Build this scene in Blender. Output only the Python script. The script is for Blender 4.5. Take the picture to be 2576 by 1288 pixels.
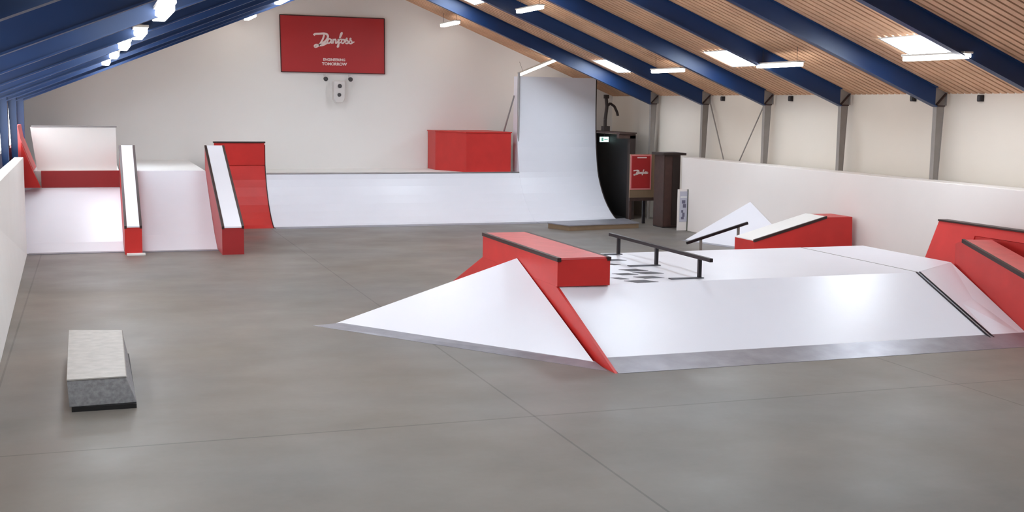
import bpy, bmesh, math, random
from mathutils import Vector, Matrix
random.seed(4)
for o in list(bpy.data.objects): bpy.data.objects.remove(o)
S = bpy.context.scene; COL = S.collection
# ------------------------------------------------------------------ camera
CZ, F, YAW, PIT, ROLL = 2.95, 3050.0, .3338, .1238, .0129
fwd = Vector((math.sin(YAW)*math.cos(PIT), math.cos(YAW)*math.cos(PIT), -math.sin(PIT)))
rt = Vector((math.cos(YAW), -math.sin(YAW), 0)); up = rt.cross(fwd)
r_ = math.cos(ROLL)*rt + math.sin(ROLL)*up; u_ = -math.sin(ROLL)*rt + math.cos(ROLL)*up
cd = bpy.data.cameras.new('camera'); cam = bpy.data.objects.new('camera', cd); COL.objects.link(cam)
M = Matrix(((r_.x, u_.x, -fwd.x, 0), (r_.y, u_.y, -fwd.y, 0), (r_.z, u_.z, -fwd.z, CZ), (0, 0, 0, 1)))
cam.matrix_world = M
cd.sensor_width = 36; cd.lens = F*36/2576; cd.clip_start = .05; cd.clip_end = 200
S.camera = cam
# ------------------------------------------------------------------ world, exposure
w = bpy.data.worlds.new('world'); S.world = w; w.use_nodes = True
w.node_tree.nodes['Background'].inputs[0].default_value = (.80, .88, 1, 1)
w.node_tree.nodes['Background'].inputs[1].default_value = 1.0
S.view_settings.view_transform = 'Standard'; S.view_settings.look = 'None'
S.view_settings.gamma = 1; S.view_settings.use_curve_mapping = False
S.view_settings.exposure = 0.0
SKY_E, LAMP_E, WIN_E = 22.5, 13.5, 7.8        # brightness of the skylight domes and of the batten lamps

# ------------------------------------------------------------------ materials
def lin(c): return tuple(((v/255+.055)/1.055)**2.4 if v > 10 else v/255/12.92 for v in c)+(1,)
def mat(name, rgb, rough=.5, metal=0, noise=0, scale=3, spec=.5, bump=0, bscale=20, n2=0):
    m = bpy.data.materials.new(name); m.use_nodes = True; nt = m.node_tree; b = nt.nodes['Principled BSDF']
    b.inputs['Roughness'].default_value = rough; b.inputs['Metallic'].default_value = metal
    b.inputs['Specular IOR Level'].default_value = spec
    c = lin(rgb); b.inputs['Base Color'].default_value = c
    tc = nt.nodes.new('ShaderNodeTexCoord')
    if noise:
        n = nt.nodes.new('ShaderNodeTexNoise'); n.inputs['Scale'].default_value = scale; n.inputs['Detail'].default_value = 5
        nt.links.new(tc.outputs['Object'], n.inputs['Vector'])
        r = nt.nodes.new('ShaderNodeMapRange'); r.inputs['From Min'].default_value = .3; r.inputs['From Max'].default_value = .7
        r.inputs['To Min'].default_value = 1-noise; r.inputs['To Max'].default_value = 1+noise
        nt.links.new(n.outputs['Fac'], r.inputs['Value'])
        mx = nt.nodes.new('ShaderNodeVectorMath'); mx.operation = 'SCALE'; mx.inputs[0].default_value = c[:3]
        nt.links.new(r.outputs[0], mx.inputs['Scale']); nt.links.new(mx.outputs[0], b.inputs['Base Color'])
    if bump:
        n = nt.nodes.new('ShaderNodeTexNoise'); n.inputs['Scale'].default_value = bscale; n.inputs['Detail'].default_value = 4
        nt.links.new(tc.outputs['Object'], n.inputs['Vector'])
        bp = nt.nodes.new('ShaderNodeBump'); bp.inputs['Strength'].default_value = bump; bp.inputs['Distance'].default_value = .01
        nt.links.new(n.outputs['Fac'], bp.inputs['Height']); nt.links.new(bp.outputs[0], b.inputs['Normal'])
    return m
def emit(name, rgb, e):
    m = bpy.data.materials.new(name); m.use_nodes = True; nt = m.node_tree; b = nt.nodes['Principled BSDF']
    b.inputs['Base Color'].default_value = (.8, .8, .8, 1)
    b.inputs['Emission Color'].default_value = tuple(rgb)+(1,); b.inputs['Emission Strength'].default_value = e
    return m
WHITE = mat('white_ramp_surface', (229, 230, 238), .33, noise=.012, scale=1.2, spec=.35)
WHITEB = mat('white_painted_board', (238, 238, 236), .5, noise=.015, scale=2)
RED = mat('red_painted_plywood', (197, 48, 44), .42, noise=.06, scale=3, spec=.35)
REDTOP = mat('pinkish_red_ledge_top', (205, 88, 88), .38, noise=.09, scale=5)  # lighter, pinker red for the ledge tops
DARKEDGE = mat('dark_steel_angle', (62, 44, 42), .45, .5, noise=.1)
COPING = mat('grey_steel_coping', (158, 155, 155), .4, .5)
STEEL = mat('galvanised_steel_plate', (150, 150, 158), .38, .55, noise=.14, scale=4, bump=.15)
BLACK = mat('black_steel', (34, 30, 34), .4, .3, noise=.1)
BLUE = mat('blue_painted_steel', (15, 51, 98), .42, noise=.1, scale=2)
GREY = mat('grey_painted_steel', (140, 133, 128), .5, noise=.06, scale=5)
WOODC = mat('ceiling_board_wood', (216, 172, 138), .7, noise=.14, scale=1.6)
WOODG = mat('ceiling_gap_wood', (78, 52, 38), .9)
TAN = mat('tan_plywood', (132, 110, 86), .6, noise=.08, scale=4)
BROWN = mat('dark_brown_timber', (66, 46, 40), .6, noise=.15, scale=6)
DARKBROWN = mat('dark_timber', (48, 36, 32), .7, noise=.12, scale=5)
VOID = mat('flat_black_panel', (20, 18, 19), .6)  # door black, reused as painted shade inside the porch
GABLE = mat('cream_gable_render', (234, 232, 229), .8, noise=.02, scale=.35, bump=.05)
WALLR = mat('cream_block_wall', (222, 213, 201), .8, noise=.03, scale=.5, bump=.12, bscale=6)
WALLL = mat('dark_blue_cladding', (40, 62, 98), .6, noise=.1)
PARA = mat('offwhite_barrier_board', (233, 227, 223), .55, noise=.015, scale=.7)
BANNER = mat('red_banner_sheet', (176, 42, 44), .45, noise=.03, scale=1.5)
INK = mat('white_banner_print', (244, 224, 220), .5)
PINKINK = mat('pale_pink_print', (226, 140, 140), .5)
SPK = mat('white_loudspeaker_shell', (214, 210, 208), .5)
DGREY = mat('dark_grey_plastic', (66, 64, 66), .5)
CONCB = mat('speckled_concrete_grey', (168, 165, 160), .5, noise=.12, scale=9, bump=.3)
CONCS = mat('speckled_concrete_side', (150, 150, 152), .7, noise=.22, scale=28, bump=.4)
MARK = mat('dark_grey_mark', (84, 86, 94), .6, noise=.15, scale=9)
PAPER = mat('bluish_poster_print', (186, 186, 200), .5)
PINK2 = mat('poster_dark_print', (100, 96, 118), .5)
BODYW = mat('white_lamp_housing', (215, 212, 205), .5)
WINL = emit('added_window_glow', (.90, .95, 1), WIN_E)  # glow of the unseen windows added on the left
LAMP = emit('batten_lamp_glow', (1, .965, .91), LAMP_E)
SKYL = emit('skylight_dome_daylight', (.80, .90, 1), SKY_E)
EXITG = emit('exit_sign_glow', (.62, .95, .92), 1.6)
EXITD = emit('exit_sign_green', (.02, .30, .20), .8)

def floor_mat():
    m = bpy.data.materials.new('polished_concrete_floor'); m.use_nodes = True; nt = m.node_tree; L = nt.links.new
    b = nt.nodes['Principled BSDF']; b.inputs['Specular IOR Level'].default_value = .4
    tc = nt.nodes.new('ShaderNodeTexCoord')
    def noise(s, det=6, dist=0):
        mp = nt.nodes.new('ShaderNodeMapping'); mp.inputs['Scale'].default_value = s
        n = nt.nodes.new('ShaderNodeTexNoise'); n.inputs['Scale'].default_value = 1; n.inputs['Detail'].default_value = det
        n.inputs['Distortion'].default_value = dist
        L(tc.outputs['Object'], mp.inputs[0]); L(mp.outputs[0], n.inputs['Vector']); return n.outputs['Fac']
    def rng(v, a, b2, c, d):
        r = nt.nodes.new('ShaderNodeMapRange'); L(v, r.inputs['Value'])
        for k, q in zip(('From Min', 'From Max', 'To Min', 'To Max'), (a, b2, c, d)): r.inputs[k].default_value = q
        return r.outputs[0]
    def mul(a, b2, op='MULTIPLY'):
        n = nt.nodes.new('ShaderNodeMath'); n.operation = op
        if isinstance(a, (int, float)): n.inputs[0].default_value = a
        else: L(a, n.inputs[0])
        if isinstance(b2, (int, float)): n.inputs[1].default_value = b2
        else: L(b2, n.inputs[1])
        return n.outputs[0]
    big = rng(noise((.35, .5, 1), 3, .6), .3, .7, .90, 1.08)
    mid = rng(noise((1.3, 2.0, 1), 6, .3), .3, .7, .95, 1.05)
    fin = rng(noise((14, 14, 1), 6), .25, .75, .97, 1.03)
    v = mul(mul(big, mid), fin)
    sp = nt.nodes.new('ShaderNodeSeparateXYZ'); L(tc.outputs['Object'], sp.inputs[0])
    for ax, vals, wd in (('X', (3.93, 8.83, 13.73, -.97), .011), ('Y', (10.62, 5.72, .8), .014)):
        for c in vals:
            cm = nt.nodes.new('ShaderNodeMath'); cm.operation = 'COMPARE'; L(sp.outputs[ax], cm.inputs[0])
            cm.inputs[1].default_value = c; cm.inputs[2].default_value = wd
            v = mul(v, rng(cm.outputs[0], 0, 1, 1, .62))
    cr = nt.nodes.new('ShaderNodeMix'); cr.data_type = 'RGBA'
    cr.inputs['A'].default_value = lin((120, 112, 103)); cr.inputs['B'].default_value = lin((114, 111, 107))
    L(rng(noise((.25, .3, 1), 2), .35, .65, 0, 1), cr.inputs['Factor'])
    sc = nt.nodes.new('ShaderNodeVectorMath'); sc.operation = 'SCALE'; L(cr.outputs['Result'], sc.inputs[0]); L(v, sc.inputs['Scale'])
    L(sc.outputs[0], b.inputs['Base Color'])
    L(rng(noise((.8, .8, 1), 4), .3, .7, .36, .52), b.inputs['Roughness'])
    return m
FLOOR = floor_mat()

# ------------------------------------------------------------------ mesh tools
class MB:
    def __init__(s): s.v = []; s.f = []
    def add(s, vs, fs):
        n = len(s.v); s.v += [tuple(map(float, v)) for v in vs]; s.f += [tuple(n+i for i in f) for f in fs]; return s
    def box(s, x0, x1, y0, y1, z0, z1):
        x0, x1 = sorted((x0, x1)); y0, y1 = sorted((y0, y1)); z0, z1 = sorted((z0, z1))
        return s.add([(x0, y0, z0), (x1, y0, z0), (x1, y1, z0), (x0, y1, z0), (x0, y0, z1), (x1, y0, z1), (x1, y1, z1), (x0, y1, z1)],
                     [(0, 3, 2, 1), (4, 5, 6, 7), (0, 1, 5, 4), (1, 2, 6, 5), (2, 3, 7, 6), (3, 0, 4, 7)])
    def prism(s, A, B):      # two matching rings of points
        n = len(A)
        return s.add(list(A)+list(B), [tuple(range(n))[::-1], tuple(range(n, 2*n))]+[(i, (i+1) % n, n+(i+1) % n, n+i) for i in range(n)])
    def ext(s, poly, ax, a, b):   # polygon extruded along axis: ax 0 -> (y,z), 1 -> (x,z), 2 -> (x,y)
        def P(p, t): return {0: (t, p[0], p[1]), 1: (p[0], t, p[1]), 2: (p[0], p[1], t)}[ax]
        return s.prism([P(p, a) for p in poly], [P(p, b) for p in poly])
    def tube(s, p0, p1, r, n=12, r1=None):
        p0, p1 = Vector(p0), Vector(p1); d = (p1-p0).normalized()
        a = d.orthogonal().normalized(); b = d.cross(a); r1 = r if r1 is None else r1
        ring = lambda p, q: [tuple(p+q*(math.cos(t)*a+math.sin(t)*b)) for t in [2*math.pi*i/n for i in range(n)]]
        return s.prism(ring(p0, r), ring(p1, r1))
    def bar(s, p0, p1, wx, wz, side=None):   # rectangular bar
        p0, p1 = Vector(p0), Vector(p1); d = (p1-p0).normalized()
        sd = Vector(side) if side else d.cross(Vector((0, 0, 1)))
        sd = sd.normalized(); u = sd.cross(d).normalized()
        q = [(-1, -1), (1, -1), (1, 1), (-1, 1)]
        return s.prism([tuple(p0+sd*wx/2*i+u*wz/2*j) for i, j in q], [tuple(p1+sd*wx/2*i+u*wz/2*j) for i, j in q])
    def path(s, pts, r, n=10):
        for i in range(len(pts)-1): s.tube(pts[i], pts[i+1], r, n)
        return s
    def build(s, name, m, parent=None, loc=None, bev=0, smooth=False):
        me = bpy.data.meshes.new(name); off = Vector((0, 0, 0))
        if parent is not None and parent.get('_w'): off = Vector(parent['_w'])
        if loc is not None: off = Vector(loc)
        me.from_pydata([tuple(Vector(v)-off) for v in s.v], [], s.f); me.update()
        bm = bmesh.new(); bm.from_mesh(me); bmesh.ops.recalc_face_normals(bm, faces=bm.faces)
        bm.to_mesh(me); bm.free()
        me.materials.append(m)
        o = bpy.data.objects.new(name, me); COL.objects.link(o)
        if parent is not None: o.parent = parent
        if parent is None: o.location = off
        if bev:
            b = o.modifiers.new('bevel', 'BEVEL'); b.width = bev; b.segments = 2; b.limit_method = 'ANGLE'
        if smooth:
            for p in me.polygons: p.use_smooth = True
        return o
def tag(o, label, cat, group=None):
    o['label'] = label; o['category'] = cat
    if group: o['group'] = group
    return o
def thing(name, label, cat, loc=(0, 0, 0), group=None, world=True):
    o = bpy.data.objects.new(name, None); o.empty_display_size = .2; COL.objects.link(o); o.location = loc
    if world: o['_w'] = list(map(float, loc))
    return tag(o, label, cat, group)
def struct(o): o['kind'] = 'structure'; return o
def copy_tree(o, parent=None):
    c = o.copy(); COL.objects.link(c)
    if parent: c.parent = parent
    for ch in list(o.children): copy_tree(ch, c)
    return c
def ceil(x): return 6.4-abs(x-6.38)*.404
XL, XR, YB, YF = -1.62, 14.2, 32.3, -4.0
RY = [29.15-2.86*i for i in range(9)]

# ------------------------------------------------------------------ shell
struct(MB().box(XL-.3, XR+.3, YF-.3, YB+.3, -.2, 0).build('floor', FLOOR))
gp = [(XL-.3, -.2), (XR+.3, -.2), (XR+.3, ceil(XR+.3)+.3), (6.38, 6.75), (XL-.3, ceil(XL-.3)+.3)]
struct(MB().ext(gp, 1, YB, YB+.3).build('wall_back', GABLE))
struct(MB().ext(gp, 1, YF-.3, YF).build('wall_front', GABLE))
struct(MB().box(XR, XR+.3, YF, YB, 0, ceil(XR)+.2).build('wall_right', WALLR))
struct(MB().box(XL-.3, XL, YF, YB, 0, ceil(XL)+.2).build('wall_left', WALLL))
# skylight openings: (x0, x1, y0, y1)
SK = []
for yc in (28.1, 22.2, 16.2, 10.3, 4.4):  # near rows and left slope are unseen, added for more light
    for x0, x1 in ((12.07, 12.8), (8.2, 8.95), (3.82, 4.56), (-.04, .69)):
        SK.append((x0, x1, yc-.68, yc+.68))
# the slatted ceiling: boards running up the slope, dark backing above, cut round the skylights
boards, back = MB(), MB()
def slope_piece(mb, x0, x1, y0, y1, z0, z1):
    for a, b in ((x0, min(x1, 6.38)), (max(x0, 6.38), x1)):
        if b-a > 1e-3:
            mb.prism([(a, y0, ceil(a)+z0), (b, y0, ceil(b)+z0), (b, y1, ceil(b)+z0), (a, y1, ceil(a)+z0)],
                     [(a, y0, ceil(a)+z1), (b, y0, ceil(b)+z1), (b, y1, ceil(b)+z1), (a, y1, ceil(a)+z1)])
def spans(y0, y1):
    cuts = sorted((s[0], s[1]) for s in SK if s[2] < y1 and s[3] > y0)
    x = XL-.2; out = []
    for a, b in cuts: out.append((x, a)); x = b
    out.append((x, XR+.2)); return out
PIT_ = .175; y = YF
while y < YB:
    for a, b in spans(y, y+.125): slope_piece(boards, a, b, y, min(y+.125, YB), 0, .035)
    y += PIT_
ys = sorted({YF, YB, *[s[2] for s in SK], *[s[3] for s in SK]})
for y0, y1 in zip(ys, ys[1:]):
    for a, b in spans(y0+.01, y1-.01): slope_piece(back, a, b, y0, y1, .06, .3)
c = struct(boards.build('ceiling', WOODC))
struct(back.build('ceiling_backing', WOODG)).name = 'ceiling.001'
# skylights
def make_skylight():
    r = bpy.data.objects.new('window_1', None); COL.objects.link(r); struct(r)
    w2, h2 = .37, .68
    k = math.sqrt(1+.404**2)
    fr = MB()
    for a in ((-w2*k, -w2*k+.03, -h2, h2), (w2*k-.03, w2*k, -h2, h2), (-w2*k, w2*k, -h2, -h2+.03), (-w2*k, w2*k, h2-.03, h2)):
        fr.box(a[0], a[1], a[2], a[3], -.005, .10)
    fr.build('frame', WHITEB, r)
    MB().box(-w2*k, w2*k, -h2, h2, .012, .03).build('pane', SKYL, r)
    return r
sk0 = make_skylight()
for i, (x0, x1, y0, y1) in enumerate(SK):
    o = sk0 if i == 0 else copy_tree(sk0)
    xc = (x0+x1)/2; o.name = 'window_%d' % (i+1)
    o.location = (xc, (y0+y1)/2, ceil(xc)); o.rotation_euler = (0, math.atan(.404)*(1 if xc > 6.38 else -1), 0)
# unseen window row above the left barrier, added for bright, even light
for k in range(8):
    yc = RY[0]-1.43-2.86*k
    wr = bpy.data.objects.new('window_%d' % (len(SK)+1+k), None); COL.objects.link(wr); struct(wr); wr.location = (XL, yc, 2.5); wr['_w'] = [XL, yc, 2.5]
    f = MB()
    for a in ((yc-1.2, yc-1.14, 1.95, 3.05), (yc+1.14, yc+1.2, 1.95, 3.05), (yc-.03, yc+.03, 1.95, 3.05), (yc-1.2, yc+1.2, 1.95, 2.01), (yc-1.2, yc+1.2, 2.99, 3.05)):
        f.box(XL, XL+.05, a[0], a[1], a[2], a[3])
    f.build('frame', WHITEB, wr)
    MB().box(XL+.002, XL+.012, yc-1.14, yc+1.14, 2.01, 2.99).build('pane', WINL, wr)
# low barriers
struct(MB().ext([(13.5, YF), (13.95, YF), (13.95, 26.45), (13.5, 26.45)], 2, 0, 1.75).build('trim_1', PARA, bev=.01))
struct(MB().prism([(-1.22, 24.6, 0), (-1.03, 14.2, 0), (-.98, 8, 0), (-1.38, 8, 0), (-1.38, 24.6, 0)],
                  [(-1.22, 24.6, 1.86), (-1.20, 14.2, 1.80), (-1.2, 8, 1.78), (-1.38, 8, 1.78), (-1.38, 24.6, 1.86)]).build('trim_2', WHITEB, bev=.01))

# ------------------------------------------------------------------ portal frames
ORD = ['first', 'second', 'third', 'fourth', 'fifth', 'sixth', 'seventh', 'eighth', 'ninth']
def ibeam_rafter():
    r = thing('roof_rafter', '', 'rafter', (0, 0, 0), 'blue steel roof rafters', world=False)
    D = .35
    for nm, sg in (('left', -1), ('right', 1)):
        xe = XL+.2 if sg < 0 else XR-.3
        A, B = (xe, 6.38)
        def strip(x0, x1, yw, d0, d1, mb):
            mb.prism([(x0, -yw, ceil(x0)-d0), (x1, -yw, ceil(x1)-d0), (x1, yw, ceil(x1)-d0), (x0, yw, ceil(x0)-d0)],
                     [(x0, -yw, ceil(x0)-d1), (x1, -yw, ceil(x1)-d1), (x1, yw, ceil(x1)-d1), (x0, yw, ceil(x0)-d1)])
        mb = MB(); strip(A, B, .007, .005, D, mb); mb.build('web', BLUE, r)
        mb = MB(); strip(A, B, .07, D-.018, D, mb); mb.build('bottom_flange', BLUE, r)
        mb = MB(); strip(A, B, .07, .003, .018, mb); mb.build('top_flange', BLUE, r)
    return r
raf = ibeam_rafter()
for i, y in enumerate(RY):
    o = raf if i == 0 else copy_tree(raf)
    o.location = (0, y, 0); o['label'] = 'blue steel roof rafter over the hall, %s from the white gable wall' % ORD[i]
def column(side, m, label_fn, group, ids):
    inner = 13.9 if side > 0 else -1.40
    s = side
    r = thing('wall_column', '', 'column', (0, 0, 0), group, world=False)
    zt = ceil(inner)-.01
    def X(d): return d*s
    MB().box(X(0), X(.012), -.05, .05, 0, 3.02).build('inner_flange', m, r)
    MB().prism([(X(.03), -.05, 0), (X(.04), -.05, 0), (X(.04), .05, 0), (X(.03), .05, 0)],
               [(X(.15), -.05, 3.02), (X(.16), -.05, 3.02), (X(.16), .05, 3.02), (X(.15), .05, 3.02)]).build('outer_flange', m, r)
    MB().prism([(X(.012), -.04, 0), (X(.03), -.04, 0), (X(.03), .04, 0), (X(.012), .04, 0)],
               [(X(.012), -.04, 3.02), (X(.15), -.04, 3.02), (X(.15), .04, 3.02), (X(.012), .04, 3.02)]).build('web', m, r)
    dk = DARKEDGE if side > 0 else m
    MB().box(X(-.01), X(.17), -.06, .06, 3.02, 3.04).build('cap_plate', dk, r)
    z2 = ceil(inner+s*.21)-.01; 
    MB().ext([(X(0), 3.04), (X(.21), 3.04), (X(.21), z2), (X(0), zt)], 1, -.006, .006).build('knee_web', m, r)
    MB().bar((X(.01), 0, 3.05), (X(.20), 0, z2-.02), .1, .02, side=(0, 1, 0)).build('stiffener', dk, r)
    MB().box(X(.20), X(.215), -.05, .05, 3.04, z2).build('end_plate', m, r)
    for k, i in enumerate(ids):
        o = r if k == 0 else copy_tree(r)
        o.location = (inner, RY[i], 0); o['label'] = label_fn(i)
column(1, GREY, lambda i: 'grey tapered steel column on the right wall, %s from the back corner' % ORD[i], 'grey steel wall columns', range(5))
column(-1, BLUE, lambda i: 'blue steel column on the left wall, %s from the back corner' % ORD[i], 'blue steel wall columns', range(5))
t = thing('wall_brace', 'two thin grey bars meeting in a V between right wall columns', 'brace', (14.08, 25.2, 1.75))
MB().bar((14.08, 26.2, 3.05), (14.08, 25.3, 1.45), .05, .02, side=(0, 1, .5)).build('brace_bar', GREY, t)
MB().bar((14.08, 23.7, 3.05), (14.08, 24.95, 1.45), .05, .02, side=(0, 1, -.5)).build('brace_bar', GREY, t)
for lb, yy in (('between second and third grey columns', 25.75), ('between third and fourth grey columns', 22.78), ('just before the nearest visible grey column', 18.66), ('nearest the right edge of the picture', 16.88)):
    t = thing('wall_lamp', 'small black square fixture high on the right wall, '+lb, 'wall fixture', (14.2, yy, 3.16), 'black fixtures on the right wall')
    MB().box(14.13, 14.199, yy-.05, yy+.05, 3.11, 3.22).build('housing', BLACK, t, bev=.008)
    MB().box(14.118, 14.129, yy-.035, yy+.035, 3.125, 3.205).build('front_plate', DGREY, t)

# ------------------------------------------------------------------ batten lamps
def batten():
    r = thing('batten_lamp', '', 'ceiling lamp', (0, 0, 0), 'batten lamps under the roof', world=False)
    MB().box(-.065, .065, -.72, .72, -.035, .035).build('diffuser', LAMP, r, bev=.015)
    MB().box(-.08, .08, -.74, .74, .036, .065).build('housing', BODYW, r, bev=.005)
    for yy in (-.6, .6): MB().tube((0, yy, .065), (0, yy, .32), .004, 6).build('hanger', DGREY, r)
    return r
b0 = batten(); first = True  # lamps out of view are added to the rows for more light
BL = [(12.13, 24.6, 'right row, before the second skylight'), (12.13, 19.95, 'right row, overlapping the middle skylight'), (12.13, 15.5, 'right row, below the largest skylight'),
      (12.13, 10.9, 'right row, added unseen above the near floor'), (12.13, 6.3, 'right row, added unseen nearest the camera'),
      (8.95, 31.0, 'by the gable wall right of the banner'), (9.02, 25.05, 'upper right row, in front of the gable lamp'),
      (9.02, 20.4, 'upper right row, added unseen, third from gable wall'), (9.02, 15.8, 'upper right row, added unseen, fourth from gable wall'),
      (3.8, 31.0, 'by the gable wall left of the banner'), (3.8, 25.6, 'above the banner at the top of the picture'), (3.8, 20.4, 'upper left row, added unseen, third from gable wall'), (3.8, 16.0, 'upper left row, added unseen, fourth from gable wall'),
      (.66, 11.9, 'left row, largest of the five'), (.56, 15.0, 'left row, second largest of the five'), (.45, 17.4, 'left row, middle of the five'), (.37, 20.2, 'left row, fourth nearest of the five'), (.28, 22.8, 'left row, smallest and lowest of the five'),
      (.6, 6.3, 'left row, added unseen past the top edge')]
for i, (x, y, lb) in enumerate(BL):
    o = b0 if i == 0 else copy_tree(b0)
    o.location = (x, y, ceil(x)-.33); o['label'] = 'white glowing batten lamp, '+lb
o = copy_tree(b0); o.location = (11.55, 30.95, ceil(11.55)-.28); o.rotation_euler = (math.radians(22), 0, -math.pi/2)
o['label'] = 'slanting white batten lamp above the tall vert wall'

# ------------------------------------------------------------------ main back quarter pipe, vert wall and deck
PROF = [(0, 0), (.2, .055), (.45, .18), (.67, .32), (.87, .48), (1.05, .67), (1.21, .88), (1.32, 1.06), (1.38, 1.2)]
YQ = 28.7
t = thing('quarter_pipe', 'long low white quarter pipe along the back wall below the banner', 'quarter pipe', (7.3, YQ, 0))
MB().ext([(YQ+a, b) for a, b in PROF]+[(YQ+1.5, 1.2), (YQ+1.5, 0)], 0, 4.02, 10.6).build('ramp_surface', WHITE, t)
MB().box(4.02, 10.6, YQ+1.5, YB-.001, 0, 1.2).build('deck', WHITEB, t)
MB().tube((4.03, YQ+1.38, 1.205), (10.6, YQ+1.38, 1.2), .02).build('coping', COPING, t, smooth=True)
MB().prism([(4.03, YQ-.22, 0), (10.6, YQ-.22, 0), (10.6, YQ+.06, 0), (4.03, YQ+.06, 0)],
           [(4.03, YQ-.22, .004), (10.6, YQ-.22, .004), (10.6, YQ+.06, .02), (4.03, YQ+.06, .02)]).build('steel_strip', STEEL, t)
t = thing('vert_wall', 'tall white vert ramp wall rising almost to the roof beside black doorway', 'vert ramp', (11.75, YQ, 0))
VP = PROF[:-1]+[(1.38, 1.2), (1.46, 1.5), (1.53, 1.85), (1.57, 2.2), (1.6, 2.8), (1.61, 3.7)]
YV = YQ+.25
def vprof(dy): return [(YV+dy+a, b) for a, b in VP]
# the surface skin follows the main ramp on its left and swings back slightly on its right
n = len(VP); L0 = [(10.602, YQ+a+(.0), b) for a, b in VP]; R0 = [(12.97, YV+.08+a, b) for a, b in VP]
Lb = [(10.602, YQ+1.9, 3.7), (10.602, YQ+1.9, 0)]; Rb = [(12.97, YV+1.95, 3.7), (12.97, YV+1.95, 0)]
MB().prism(L0+Lb, R0+Rb).build('ramp_surface', WHITE, t)
sk = [(12.975, YV+.08+a, b) for a, b in VP]+[(12.975, YV+1.95, 3.7), (12.975, YV+1.95, 0)]
MB().prism(sk, [(13.0, y, z) for _, y, z in sk]).build('side_panel', DARKBROWN, t)
MB().prism([(10.61, YQ-.22, 0), (12.97, YQ+.05, 0), (12.97, YQ+.35, 0), (10.61, YQ+.06, 0)], [(10.61, YQ-.22, .004), (12.97, YQ+.05, .004), (12.97, YQ+.35, .02), (10.61, YQ+.06, .02)]).build('steel_strip', STEEL, t)
MB().tube((10.63, YQ+1.58, 1.2), (10.63, YQ+1.58, 3.8), .03).build('frame_post', COPING, t)
MB().tube((10.52, YQ+1.62, 3.2), (10.2, YQ+2.4, 1.2), .022).build('brace', COPING, t)
t = thing('wall_ride_box', 'red angled box standing on the quarter pipe deck by the vert wall', 'box', (9.5, 31, 1.2))
fp = [(8.71, 31.5), (9.22, 30.32), (10.42, 30.24), (10.42, YB-.01), (8.71, YB-.01)]
MB().ext(fp, 2, 1.2, 2.22).build('body', RED, t, bev=.006)
fo = [(8.69, 31.49), (9.2, 30.30), (10.44, 30.22), (10.44, YB-.01), (8.69, YB-.01)]
MB().ext(fo, 2, 2.22, 2.25).build('top_plate', RED, t)

# red extension quarter
t = thing('quarter_pipe', 'glossy red curved quarter pipe between white hubba ledge and white quarter pipe', 'quarter pipe', (3.4, YQ, 0))
MB().ext([(YQ+a, b) for a, b in PROF]+[(YQ+1.46, 1.41), (YQ+1.6, 1.41), (YQ+1.6, 0)], 0, 2.8, 4.0).build('ramp_surface', RED, t)
MB().box(2.8, 4.0, YQ+1.44, YQ+1.56, 1.412, 1.95).build('back_board', RED, t)
MB().box(2.78, 4.02, YQ+1.42, YQ+1.58, 1.951, 1.985).build('coping', DARKEDGE, t)
MB().box(2.8, 4.0, YQ+1.6, YB-.001, 0, 1.4).build('deck', WHITEB, t)
e = [(YQ+a, b) for a, b in PROF]+[(YQ+1.46, 1.41), (YQ+1.46, 1.9)]
m_ = MB()
for p, q in zip(e, e[1:]): m_.bar((4.01, p[0], p[1]+.004), (4.01, q[0], q[1]+.004), .018, .03, side=(1, 0, 0))
m_.build('edge_trim', DARKEDGE, t)

# ------------------------------------------------------------------ left banks with hubba ledges
YK = 24.85
t = thing('bank_ramp', 'white bank at the far left with dark red step and upright board above', 'bank ramp', (-.3, YK, 0))
pl = [(YK, 0), (YK+.5, .14), (YK+1.1, .42), (YK+1.8, .78), (YK+2.42, 1.10)]
MB().ext(pl+[(YK+2.6, 1.10), (YK+2.6, 0)], 0, -1.38, .545).build('ramp_surface', WHITE, t)
MB().box(-1.02, .545, 27.26, 27.44, 1.102, 1.45).build('step_face', mat('deep_red_step_paint', (150, 36, 38), .5, noise=.06), t)
MB().box(-1.38, .545, 27.451, YB-.001, 0, 1.44).build('deck', WHITEB, t)
MB().prism([(-1.1, 27.55, 1.44), (.5, 27.55, 1.44), (.5, 27.6, 1.44), (-1.1, 27.6, 1.44)],
           [(-1.22, 27.65, 2.36), (.5, 27.65, 2.36), (.5, 27.7, 2.36), (-1.22, 27.7, 2.36)]).build('back_board', WHITEB, t)
MB().box(-1.2, .52, 27.63, 27.72, 2.361, 2.395).build('coping', COPING, t)
MB().box(-1.2, .545, YK-.2, YK+.01, 0, .012).build('steel_strip', STEEL, t)
t = thing('corner_wedge', 'narrow red and pink wedge climbing the far left wall above the barrier', 'wedge', (-1.3, 27.3, 1.1))
MB().ext([(-1.38, 1.12), (-1.03, 1.12), (-1.17, 1.47), (-1.38, 2.05)], 1, 27.0, 27.2).build('front_panel', RED, t)
MB().ext([(-1.5, 1.45), (-1.16, 1.47), (-1.40, 2.14), (-1.44, 2.4), (-1.5, 2.4)], 1, 27.21, 28.6).build('slope', REDTOP, t)
t = thing('bank_ramp', 'white bank ramp between the two white topped hubba ledges', 'bank ramp', (1.6, YK, 0))
pm = [(YK-.1, 0), (YK+.5, .26), (YK+1.1, .62), (YK+1.8, 1.06), (YK+2.35, 1.44)]
MB().ext(pm+[(YK+2.6, 1.44), (YK+2.6, 0)], 0, .875, 2.33).build('ramp_surface', WHITE, t)
MB().box(.875, 2.33, YK+2.601, YB-.001, 0, 1.44).build('deck', WHITEB, t)
MB().box(.875, 2.33, YK-.3, YK-.11, 0, .012).build('steel_strip', STEEL, t)
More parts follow.
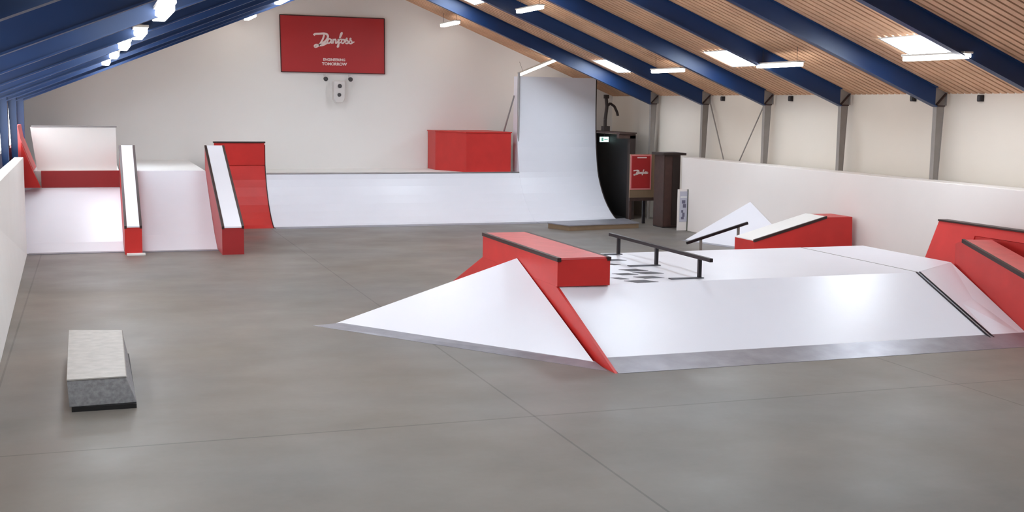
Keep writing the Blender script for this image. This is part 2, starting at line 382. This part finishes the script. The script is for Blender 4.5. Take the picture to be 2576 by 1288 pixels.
def hubba(x0, x1, yf, lbl, redm):
    xc = (x0+x1)/2
    t = thing('hubba_ledge', lbl, 'hubba ledge', (xc, yf, 0))
    yb, zf, zb = 27.35, .52, 1.96
    MB().ext([(yf, 0), (yf, zf), (yb, zb), (yb, 0)], 0, x0, x1).build('body', redm, t)
    tp = MB().ext([(yf-.01, zf+.002), (yf-.01, zf+.03), (yb, zb+.03), (yb, zb+.002)], 0, x0+.045, x1-.045)
    tp.build('top_sheet', WHITE, t)
    for xa in (x0-.004, x1-.041):
        MB().ext([(yf-.012, zf-.02), (yf-.012, zf+.034), (yb+.005, zb+.034), (yb+.005, zb-.02)], 0, xa, xa+.045).build('edge_trim', DARKEDGE, t)
    return t
h1 = hubba(.55, .87, 24.3, 'left white topped sloping hubba ledge with short red front face', RED)
MB().box(.58, .92, 24.12, 24.29, 0, .03).build('kick_plate', WHITEB, h1)
hubba(2.335, 2.75, 23.85, 'right white topped sloping hubba ledge beside the red quarter pipe', mat('dark_red_paint', (158, 34, 36), .45, noise=.05))
# ------------------------------------------------------------------ funbox
ZD, Y0, Y1, Y2, Y3 = .71, 12.3, 13.98, 17.0, 18.9
XA, XB, XC = 5.44, 10.84, 12.06
t = thing('funbox', 'large white funbox with a front bank and flat deck, red left side', 'funbox', (8.7, 15.4, 0))
MB().ext([(XA+.03, Y1), (XB, Y1), (XC, 14.8), (XC, Y2), (XA+.03, Y2)], 2, .005, ZD).build('deck', WHITE, t)
MB().ext([(Y0+.02, .01), (Y1-.001, ZD), (Y1-.001, .01)], 0, XA+.03, XB-.012).build('front_bank', WHITE, t)
# right hip wing of the bank
MB().prism([(XB+.012, Y1-.002, ZD), (XB+.012, Y0+.02, .01), (11.43, Y0+.02, .01), (XC-.002, 14.797, ZD)],
           [(XB+.012, Y1-.002, ZD-.1), (XB+.012, Y0+.02, .0), (11.43, Y0+.02, .0), (XC-.002, 14.797, ZD-.1)]).build('hip_wing', WHITE, t)
m_ = MB()
for dx in (-.03, .03): m_.bar((XB+dx, Y1, ZD+.004), (XB+dx, Y0, .014), .016, .014, side=(1, 0, 0))
m_.build('hip_seam', BLACK, t)
MB().bar((XB, Y1, ZD+.001), (XB+.02, Y2, ZD+.001), .014, .006, side=(1, 0, 0)).build('deck_seam', COPING, t)
MB().ext([(Y2+.001, ZD), (Y3, .01), (Y2+.001, .01)], 0, XA+.03, XC).build('rear_bank', WHITE, t)
MB().ext([(12.12, 0), (Y1, ZD), (Y2, ZD), (Y3, 0)], 0, XA-.005, XA+.029).build('side_panel', RED, t)
MB().prism([(XA+.03, Y0-.2, 0), (11.38, Y0-.2, 0), (11.44, Y0+.22, 0), (XA+.03, Y0+.22, 0)],
           [(XA+.03, Y0-.2, .004), (11.38, Y0-.2, .004), (11.44, Y0+.22, .096), (XA+.03, Y0+.22, .096)]).build('steel_strip', STEEL, t)
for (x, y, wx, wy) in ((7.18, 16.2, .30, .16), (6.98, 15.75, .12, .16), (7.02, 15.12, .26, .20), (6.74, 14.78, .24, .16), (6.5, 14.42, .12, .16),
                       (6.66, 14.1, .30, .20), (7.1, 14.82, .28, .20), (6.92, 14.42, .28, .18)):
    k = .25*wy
    MB().ext([(x-wx/2+k, y-wy/2), (x+wx/2+k, y-wy/2), (x+wx/2-k, y+wy/2), (x-wx/2-k, y+wy/2)], 2, ZD+.0005, ZD+.004).build('dark_patch', MARK, t)  # flat dark skewed patches on the deck
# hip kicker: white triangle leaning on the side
t = thing('hip_kicker', 'white triangular hip bank with a sharp tip leaning on the red ledge', 'kicker', (4.4, 14.2, 0))
A, B, P, Q = (3.04, 15.95, .01), (5.38, 12.52, .01), (5.425, 15.44, .885), (5.425, 16.1, .01)
MB().add([A, B, P, Q], [(0, 1, 2), (0, 2, 3), (1, 3, 2), (0, 3, 1)]).build('face', WHITE, t)
MB().prism([(2.72, 15.9, 0), (5.40, 12.26, 0), (5.40, 12.62, 0), (3.12, 15.90, 0)],
           [(2.72, 15.9, .003), (5.40, 12.26, .003), (5.40, 12.62, .04), (3.12, 15.90, .022)]).build('steel_strip', STEEL, t)
# ledge on the deck
t = thing('grind_ledge', 'long red grind ledge with dark metal edge on the funbox deck', 'ledge', (5.8, 15.5, ZD))
lx0, lx1 = XA-.004, 6.13
MB().prism([(lx0, 13.94, ZD+.001), (lx1, 13.9, ZD+.001), (lx1, 17.0, ZD+.001), (lx0, 17.0, ZD+.001)],
           [(lx0, 13.94, 1.045), (lx1, 13.9, 1.045), (lx1, 17.0, 1.045), (lx0, 17.0, 1.045)]).build('body', RED, t)
MB().box(lx0+.04, lx1-.04, 13.93, 17.0, 1.046, 1.07).build('top_sheet', REDTOP, t)
MB().box(lx0-.012, lx0+.04, 13.92, 17.01, 1.025, 1.073).build('edge_trim', DARKEDGE, t)
MB().box(lx1-.04, lx1+.01, 13.89, 17.01, 1.025, 1.072).build('edge_trim', DARKEDGE, t)
# flat rail
t = thing('grind_rail', 'black flat grind rail on three posts on the funbox deck', 'grind rail', (7.55, 15.5, ZD))
MB().bar((7.55, 13.88, .985), (7.55, 17.15, .985), .05, .05).build('rail', BLACK, t, bev=.006)
for y in (16.82, 15.5, 14.2):
    MB().box(7.528, 7.572, y-.022, y+.022, ZD+.012, .96).build('post', BLACK, t)
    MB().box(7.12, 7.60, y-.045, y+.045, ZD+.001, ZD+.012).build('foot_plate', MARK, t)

# ------------------------------------------------------------------ right side: kicker, corner bank, red banks, sloped rail
t = thing('launch_wedge', 'red wedge with dark sloping edge behind the funbox deck', 'wedge', (12.3, 19.5, 0))
MB().ext([(11.30, 0), (11.30, .56), (12.80, .965), (13.36, .965), (13.40, 0)], 1, 19.2, 19.9).build('body', RED, t)
MB().prism([(11.29, 19.18, .54), (12.80, 19.18, .945), (12.80, 19.18, .99), (11.29, 19.18, .59)],
           [(11.29, 19.22, .54), (12.80, 19.22, .945), (12.80, 19.22, .99), (11.29, 19.22, .59)]).build('edge_trim', DARKEDGE, t)
MB().prism([(11.30, 19.222, .561), (12.80, 19.222, .966), (12.80, 19.222, .982), (11.30, 19.222, .577)],
           [(11.30, 19.9, .561), (12.80, 19.9, .966), (12.80, 19.9, .982), (11.30, 19.9, .577)]).build('top_sheet', WHITEB, t)
t = thing('corner_bank', 'white pyramid bank against the right barrier behind the sloped rail', 'bank ramp', (13.2, 23.3, 0))
V = [(12.5, 24.25, 0), (13.49, 21.0, 0), (13.49, 23.15, .93), (13.49, 24.9, 0)]
MB().add(V, [(0, 1, 2), (0, 2, 3), (1, 3, 2), (0, 3, 1)]).build('face', WHITE, t)
MB().prism([(12.36, 24.25, 0), (13.3, 20.95, 0), (13.36, 21.35, 0), (12.52, 24.2, 0)],
           [(12.36, 24.25, .003), (13.3, 20.95, .003), (13.36, 21.35, .012), (12.52, 24.2, .012)]).build('steel_strip', STEEL, t)
t = thing('grind_rail', 'black sloping grind rail rising to the right behind the funbox', 'grind rail', (12, 21.8, 0))
MB().bar((11.28, 21.8, .235), (12.66, 21.8, .615), .055, .055, side=(0, 1, 0)).build('rail', BLACK, t, bev=.006)
for x, z in ((12.45, .54), (11.60, .30)):
    MB().box(x-.022, x+.022, 21.78, 21.82, .012, z).build('post', GREY, t)
    MB().box(x-.06, x+.06, 21.6, 22.0, .0, .012).build('foot_plate', GREY, t)
t = thing('corner_barrier', 'red leaning bank wall along the right, behind the red ledge', 'bank ramp', (12.4, 14, 0))
MB().prism([(12.07, 15.75, .0), (12.08, 14.86, .0), (12.86, 14.86, .0), (12.80, 15.75, .0)],
           [(12.56, 15.75, 1.23), (12.57, 14.86, 1.23), (12.71, 14.86, 1.23), (12.70, 15.75, 1.23)]).prism(
           [(12.52, 14.859, .0), (12.52, 14.859, 1.08), (12.505, 14.859, 1.092), (12.57, 14.859, 1.23), (12.71, 14.859, 1.23), (12.86, 14.859, 0)],
           [(12.53, 11.0, .0), (12.53, 11.0, 1.08), (12.535, 11.0, 1.092), (12.6, 11.0, 1.23), (12.74, 11.0, 1.23), (12.9, 11.0, 0)]).build('face', RED, t)
MB().prism([(12.545, 15.76, 1.231), (12.58, 11.0, 1.231), (12.75, 11.0, 1.231), (12.72, 15.76, 1.231)],
           [(12.545, 15.76, 1.255), (12.58, 11.0, 1.255), (12.75, 11.0, 1.255), (12.72, 15.76, 1.255)]).build('top_trim', DARKEDGE, t)
t = thing('hubba_ledge', 'red sloping ledge with pinkish top at the right edge of the funbox', 'hubba ledge', (11.8, 13.6, 0))
def hp(s, off, z):   # along E->Q direction; off = sideways to the right
    d = Vector((-.2585, -.966)); n_ = Vector((.966, -.2585)); b = Vector((12.07, 14.72))+d*s+n_*off
    return (b.x, b.y, z)
def zb(s): return max(.0, .69-.275*s*1.0)
MB().prism([hp(-.02, 0, .66), hp(2.5, 0, .0), hp(3.2, 0, 0), hp(3.2, 0, .65), hp(.22, 0, 1.07), hp(-.02, 0, 1.0)],
           [hp(-.02, .42, .66), hp(2.5, .42, .0), hp(3.2, .42, 0), hp(3.2, .42, .65), hp(.22, .42, 1.07), hp(-.02, .42, 1.0)]).build('body', RED, t)
MB().prism([hp(.24, .03, 1.07), hp(3.2, .03, .652), hp(3.2, .42, .652), hp(.24, .42, 1.07)],
           [hp(.24, .03, 1.085), hp(3.2, .03, .667), hp(3.2, .42, .667), hp(.24, .42, 1.085)]).build('top_sheet', REDTOP, t)
MB().prism([hp(.2, -.012, 1.035), hp(3.22, -.012, .615), hp(3.22, .035, .615), hp(.2, .035, 1.035)],
           [hp(.2, -.012, 1.09), hp(3.22, -.012, .67), hp(3.22, .035, .67), hp(.2, .035, 1.09)]).build('edge_trim', DARKEDGE, t)

# ------------------------------------------------------------------ loose boxes
t = thing('manual_pad', 'low wooden manual pad with grey top in front of the vert wall', 'manual pad', (11.5, 27.3, 0))
fp = [(10.42, 27.4), (10.68, 26.65), (12.62, 26.95), (12.75, 28.1)]
MB().ext(fp, 2, 0, .11).build('body', TAN, t)
MB().ext([(10.40, 27.42), (10.66, 26.63), (12.64, 26.93), (12.77, 28.12)], 2, .111, .132).build('top_sheet', STEEL, t)
t = thing('concrete_block', 'short speckled grey concrete ledge standing alone on the left floor', 'ledge', (0, 13.3, 0))
MB().prism([(-.27, 12.0, .045), (.345, 12.03, .045), (.325, 14.5, .045), (-.30, 14.62, .045)],
           [(-.285, 11.98, .305), (.25, 12.0, .305), (.27, 14.45, .305), (-.305, 14.62, .305)]).build('body', CONCS, t, bev=.006)
MB().prism([(-.287, 11.975, .306), (.26, 11.995, .306), (.28, 14.46, .306), (-.307, 14.62, .306)],
           [(-.287, 11.975, .322), (.25, 11.995, .322), (.27, 14.46, .322), (-.307, 14.62, .322)]).build('top_slab', CONCB, t, bev=.004)
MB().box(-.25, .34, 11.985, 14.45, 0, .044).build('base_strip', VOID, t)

# ------------------------------------------------------------------ doorway corner on the right
t = thing('doorway_porch', 'dark timber porch with black doorway and glowing sign in back corner', 'porch', (13.2, 29.6, 0))
MB().box(13.32, 13.48, 29.1, 29.25, 0, 2.2).build('door_post', DARKBROWN, t)
MB().box(13.005, 13.48, 29.1, 29.25, 2.12, 2.24).build('lintel', BROWN, t)
MB().box(13.02, 13.40, 31.6, 31.68, .0, 2.18).build('door_leaf', VOID, t)
MB().box(13.02, 13.44, 29.3, 31.59, .0, .012).build('floor_shade_sheet', VOID, t)  # black sheet, the porch floor's shade put in as colour
MB().box(13.44, 13.48, 29.25, YB-.01, 0, 2.2).build('side_wall', VOID, t)  # coloured black for the shade of the enclosed porch
MB().box(13.005, 13.5, 29.08, YB-.01, 2.241, 2.28).build('roof_board', BROWN, t)
t = thing('exit_sign', 'small glowing pale green exit sign over the black doorway', 'exit sign', (13.28, 30.72, 1.98))
MB().box(13.16, 13.41, 30.7, 30.75, 1.98, 2.12).build('light_box', EXITG, t, bev=.005)
pg = MB()
pg.box(13.19, 13.25, 30.69, 30.696, 2.0, 2.10)
pg.bar((13.30, 30.693, 2.05), (13.38, 30.693, 2.05), .004, .018, side=(0, 1, 0))
pg.ext([(13.30, 2.08), (13.27, 2.05), (13.30, 2.02)], 1, 30.69, 30.696)
pg.build('pictogram', EXITD, t)
MB().box(13.28, 13.29, 30.72, 30.73, 2.12, 2.24).build('hanger', DGREY, t)
t = thing('heating_pipe', 'dark brown upright pipe with bent arm on the porch roof', 'pipe', (13.1, 30.3, 2.28))
MB().path([(13.12, 30.3, 2.281), (13.12, 30.3, 2.6), (13.16, 30.3, 2.95), (13.13, 30.3, 3.2)], .045).build('upright', DARKBROWN, t)
MB().path([(13.15, 30.3, 2.95), (13.26, 30.3, 3.03), (13.38, 30.3, 2.95), (13.46, 30.3, 2.8), (13.49, 30.3, 2.70)], .035).build('arm', DARKBROWN, t)
MB().box(13.05, 13.22, 30.2, 30.4, 2.281, 2.42).build('base', DARKBROWN, t)
MB().box(13.08, 13.2, 30.25, 30.35, 3.16, 3.26).build('head', DARKBROWN, t)
# sign board on posts
t = thing('sign_board', 'tan plywood board with dark base rail on a single black post', 'board', (13.2, 28.0, 0))
MB().box(12.84, 13.57, 28.0, 28.05, .66, 1.76).build('panel', TAN, t)
MB().box(12.84, 13.57, 27.98, 28.06, .58, .659).build('base_rail', BROWN, t)
MB().box(13.215, 13.285, 28.0, 28.05, 0, .58).build('post', BLACK, t)
MB().box(12.84, 12.90, 28.0, 28.05, 0, .58).build('leg', BROWN, t)

def text_mesh(body, size, m, parent, x, y, z, name='lettering', bold=0, xs=1):
    cu = bpy.data.curves.new('text', 'FONT'); cu.body = body; cu.size = size; cu.align_x = 'CENTER'; cu.extrude = .002; cu.offset = bold
    tmp = bpy.data.objects.new('tmp', cu); COL.objects.link(tmp)
    dg = bpy.context.evaluated_depsgraph_get(); me = bpy.data.meshes.new_from_object(tmp.evaluated_get(dg))
    bpy.data.objects.remove(tmp)
    off = Vector(parent['_w']) if parent.get('_w') else Vector((0, 0, 0))
    for v in me.vertices:
        a, b, c3 = v.co; v.co = Vector((x+a*xs, y-c3, z+b))-off
    me.materials.clear(); me.materials.append(m)
    o = bpy.data.objects.new(name, me); COL.objects.link(o); o.parent = parent; return o
def ribbon(mb, pts, wd, x, y, z, sx, sz):
    P = [Vector((x+p[0]*sx, z+p[1]*sz)) for p in pts]
    # smooth the stroke (Catmull-Rom)
    Q = []
    for i in range(len(P)-1):
        p0, p1, p2, p3 = P[max(i-1, 0)], P[i], P[i+1], P[min(i+2, len(P)-1)]
        for k in range(5):
            s = k/5; Q.append(.5*((2*p1)+(p2-p0)*s+(2*p0-5*p1+4*p2-p3)*s*s+(3*p1-p0-3*p2+p3)*s**3))
    Q.append(P[-1])
    for i in range(len(Q)-1):
        d = Q[i+1]-Q[i]
        if d.length < 1e-5: continue
        d.normalize(); a, b = Q[i]-d*wd*.25, Q[i+1]+d*wd*.25; nn = Vector((-d.y, d.x))*wd/2
        mb.ext([tuple(a-nn), tuple(b-nn), tuple(b+nn), tuple(a+nn)], 1, y, y-.004-.0002*(i % 5))
def script_logo(mb, x, y, z, sx, sz, wd):
    # flowing word: D a n f o s s
    ribbon(mb, [(0, .80), (.03, .86), (.12, .88), (.24, .90), (.31, .84), (.325, .70), (.29, .52), (.22, .36), (.12, .20), (.04, .10), (.015, .15), (.05, .22), (.12, .20), (.20, .22), (.30, .34)], wd*1.5, x, y, z, sx, sz)
    ribbon(mb, [(.235, .80), (.21, .60), (.17, .40), (.12, .22)], wd*1.3, x, y, z, sx, sz)
    ribbon(mb, [(.40, .55), (.36, .60), (.325, .50), (.32, .38), (.355, .34), (.40, .48), (.405, .56), (.40, .38), (.43, .36)], wd, x, y, z, sx, sz)
    ribbon(mb, [(.43, .36), (.455, .58), (.445, .36), (.47, .52), (.50, .58), (.515, .50), (.51, .36), (.54, .38)], wd, x, y, z, sx, sz)
    ribbon(mb, [(.54, .38), (.60, .62), (.655, .88), (.66, .98), (.63, .90), (.60, .60), (.57, .30), (.55, .14), (.575, .16), (.59, .34), (.64, .42)], wd, x, y, z, sx, sz)
    ribbon(mb, [(.56, .56), (.66, .60)], wd*.8, x, y, z, sx, sz)
    ribbon(mb, [(.69, .58), (.655, .54), (.65, .40), (.68, .36), (.715, .44), (.71, .56), (.69, .58), (.74, .56)], wd, x, y, z, sx, sz)
    ribbon(mb, [(.74, .44), (.78, .62), (.772, .66), (.765, .60), (.80, .50), (.805, .40), (.78, .345), (.75, .37)], wd, x, y, z, sx, sz)
    ribbon(mb, [(.805, .38), (.83, .44), (.87, .62), (.862, .66), (.855, .60), (.89, .50), (.895, .40), (.87, .345), (.84, .37)], wd, x, y, z, sx, sz)
    ribbon(mb, [(.895, .37), (.95, .46)], wd*.8, x, y, z, sx, sz)
t = thing('wall_banner', 'large red banner with white script lettering high on the gable wall', 'banner', (6.1, YB, 3.74))
y_ = YB-.06
MB().prism([(4.74, y_, 3.735), (7.5, y_, 3.73), (7.5, YB-.002, 3.73), (4.74, YB-.002, 3.735)],
           [(4.71, y_, 5.205), (7.49, y_, 5.19), (7.49, YB-.002, 5.19), (4.71, YB-.002, 5.205)]).build('sheet', BANNER, t)
e = MB(); e.bar((4.735, y_-.006, 3.735), (4.705, y_-.006, 5.21), .02, .012, side=(1, 0, 0)); e.bar((7.495, y_-.006, 3.73), (7.485, y_-.006, 5.19), .02, .012, side=(1, 0, 0))
e.bar((4.705, y_-.006, 5.205), (7.49, y_-.006, 5.195), .012, .02, side=(0, 1, 0)); e.bar((4.735, y_-.006, 3.74), (7.5, y_-.006, 3.735), .012, .02, side=(0, 1, 0))
e.build('frame', DARKEDGE, t)
lg = MB(); script_logo(lg, 5.60, y_-.003, 4.36, 1.12, .44, .036); lg.build('script_lettering', INK, t)
text_mesh('ENGINEERING', .094, INK, t, 6.13, y_-.006, 4.05, bold=.003, xs=.98)
text_mesh('TOMORROW', .103, INK, t, 6.135, y_-.006, 3.935, bold=.004, xs=1.05)
t = thing('loudspeaker', 'white loudspeaker with two dark cones on the gable under the banner', 'loudspeaker', (6.22, YB, 2.96))
MB().ext([(6.08, 3.52), (6.37, 3.52), (6.37, 3.05), (6.31, 2.96), (6.14, 2.96), (6.08, 3.05)], 1, YB-.28, YB-.002).build('cabinet', SPK, t, bev=.015)
MB().tube((6.235, YB-.29, 3.39), (6.235, YB-.281, 3.39), .055, 16).build('cone', DGREY, t)
MB().tube((6.22, YB-.29, 3.16), (6.22, YB-.281, 3.16), .05, 16).build('cone', DGREY, t)
for x, lb in ((5.88, 'left'), (6.54, 'right')):
    t = thing('spot_lamp', 'small dark spot lamp under the banner, %s of the loudspeaker' % lb, 'spot lamp', (x, YB, 3.57), 'spot lamps under the banner')
    MB().tube((x, YB-.2, 3.57), (x, YB-.08, 3.585), .06, 14, .045).build('head', DGREY, t)
    MB().box(x-.02, x+.02, YB-.08, YB-.002, 3.56, 3.7).build('bracket', SPK, t)
# red poster on the tan board
t = thing('red_poster', 'red upright poster with white border and lettering on the tan board', 'poster', (13.13, 28.0, .9))
MB().box(12.84, 13.42, 27.985, 27.999, .86, 1.75).build('border', PINKINK, t)
MB().box(12.875, 13.385, 27.978, 27.984, .90, 1.715).build('sheet', BANNER, t)
lg = MB(); script_logo(lg, 12.93, 27.977, 1.22, .42, .15, .020)
lg.build('script_lettering', INK, t)
MB().box(13.02, 13.28, 27.974, 27.977, 1.66, 1.69).build('white_bar', INK, t)
# brown cabinet
t = thing('timber_cabinet', 'tall dark brown timber cabinet with overhanging lid beside the barrier', 'cabinet', (13.4, 27.0, 0))
MB().box(13.22, 13.66, 26.85, 27.4, .02, 1.78).build('body', BROWN, t, bev=.005)
MB().box(13.16, 13.78, 26.78, 27.45, 1.781, 1.84).build('lid', DARKBROWN, t)
MB().box(13.24, 13.43, 26.838, 26.849, .06, 1.74).build('door', mat('brown_door_panel', (72, 48, 42), .6, noise=.12, scale=7), t)
MB().box(13.45, 13.64, 26.838, 26.849, .06, 1.74).build('door', DARKBROWN, t)
MB().box(13.22, 13.66, 26.87, 27.38, 0, .019).build('plinth', BLACK, t)
# poster panel leaning at the end of the barrier
t = thing('poster_panel', 'narrow bluish upright poster panel at the end of the right barrier', 'poster', (13.35, 26.1, 0))
MB().box(13.24, 13.49, 26.10, 26.13, .01, 1.0).build('backing', PARA, t)
MB().box(13.29, 13.485, 26.088, 26.099, .22, .95).build('print', PAPER, t)
MB().box(13.487, 13.498, 26.07, 26.14, .0, 1.0).build('edge_strip', mat('dark_green_edge', (66, 74, 62), .6), t)
q = MB()
q.box(13.34, 13.43, 26.084, 26.087, .66, .74); q.box(13.37, 13.45, 26.084, 26.087, .56, .65)
q.box(13.33, 13.40, 26.084, 26.087, .28, .34); q.box(13.36, 13.42, 26.084, 26.087, .34, .44); q.box(13.33, 13.38, 26.084, 26.087, .44, .50)
q.build('print_mark', PINK2, t)
MB().box(13.3, 13.47, 26.084, 26.087, .80, .83).build('print_line', WHITEB, t)

for o in bpy.data.objects:
    if '_w' in o.keys(): del o['_w']
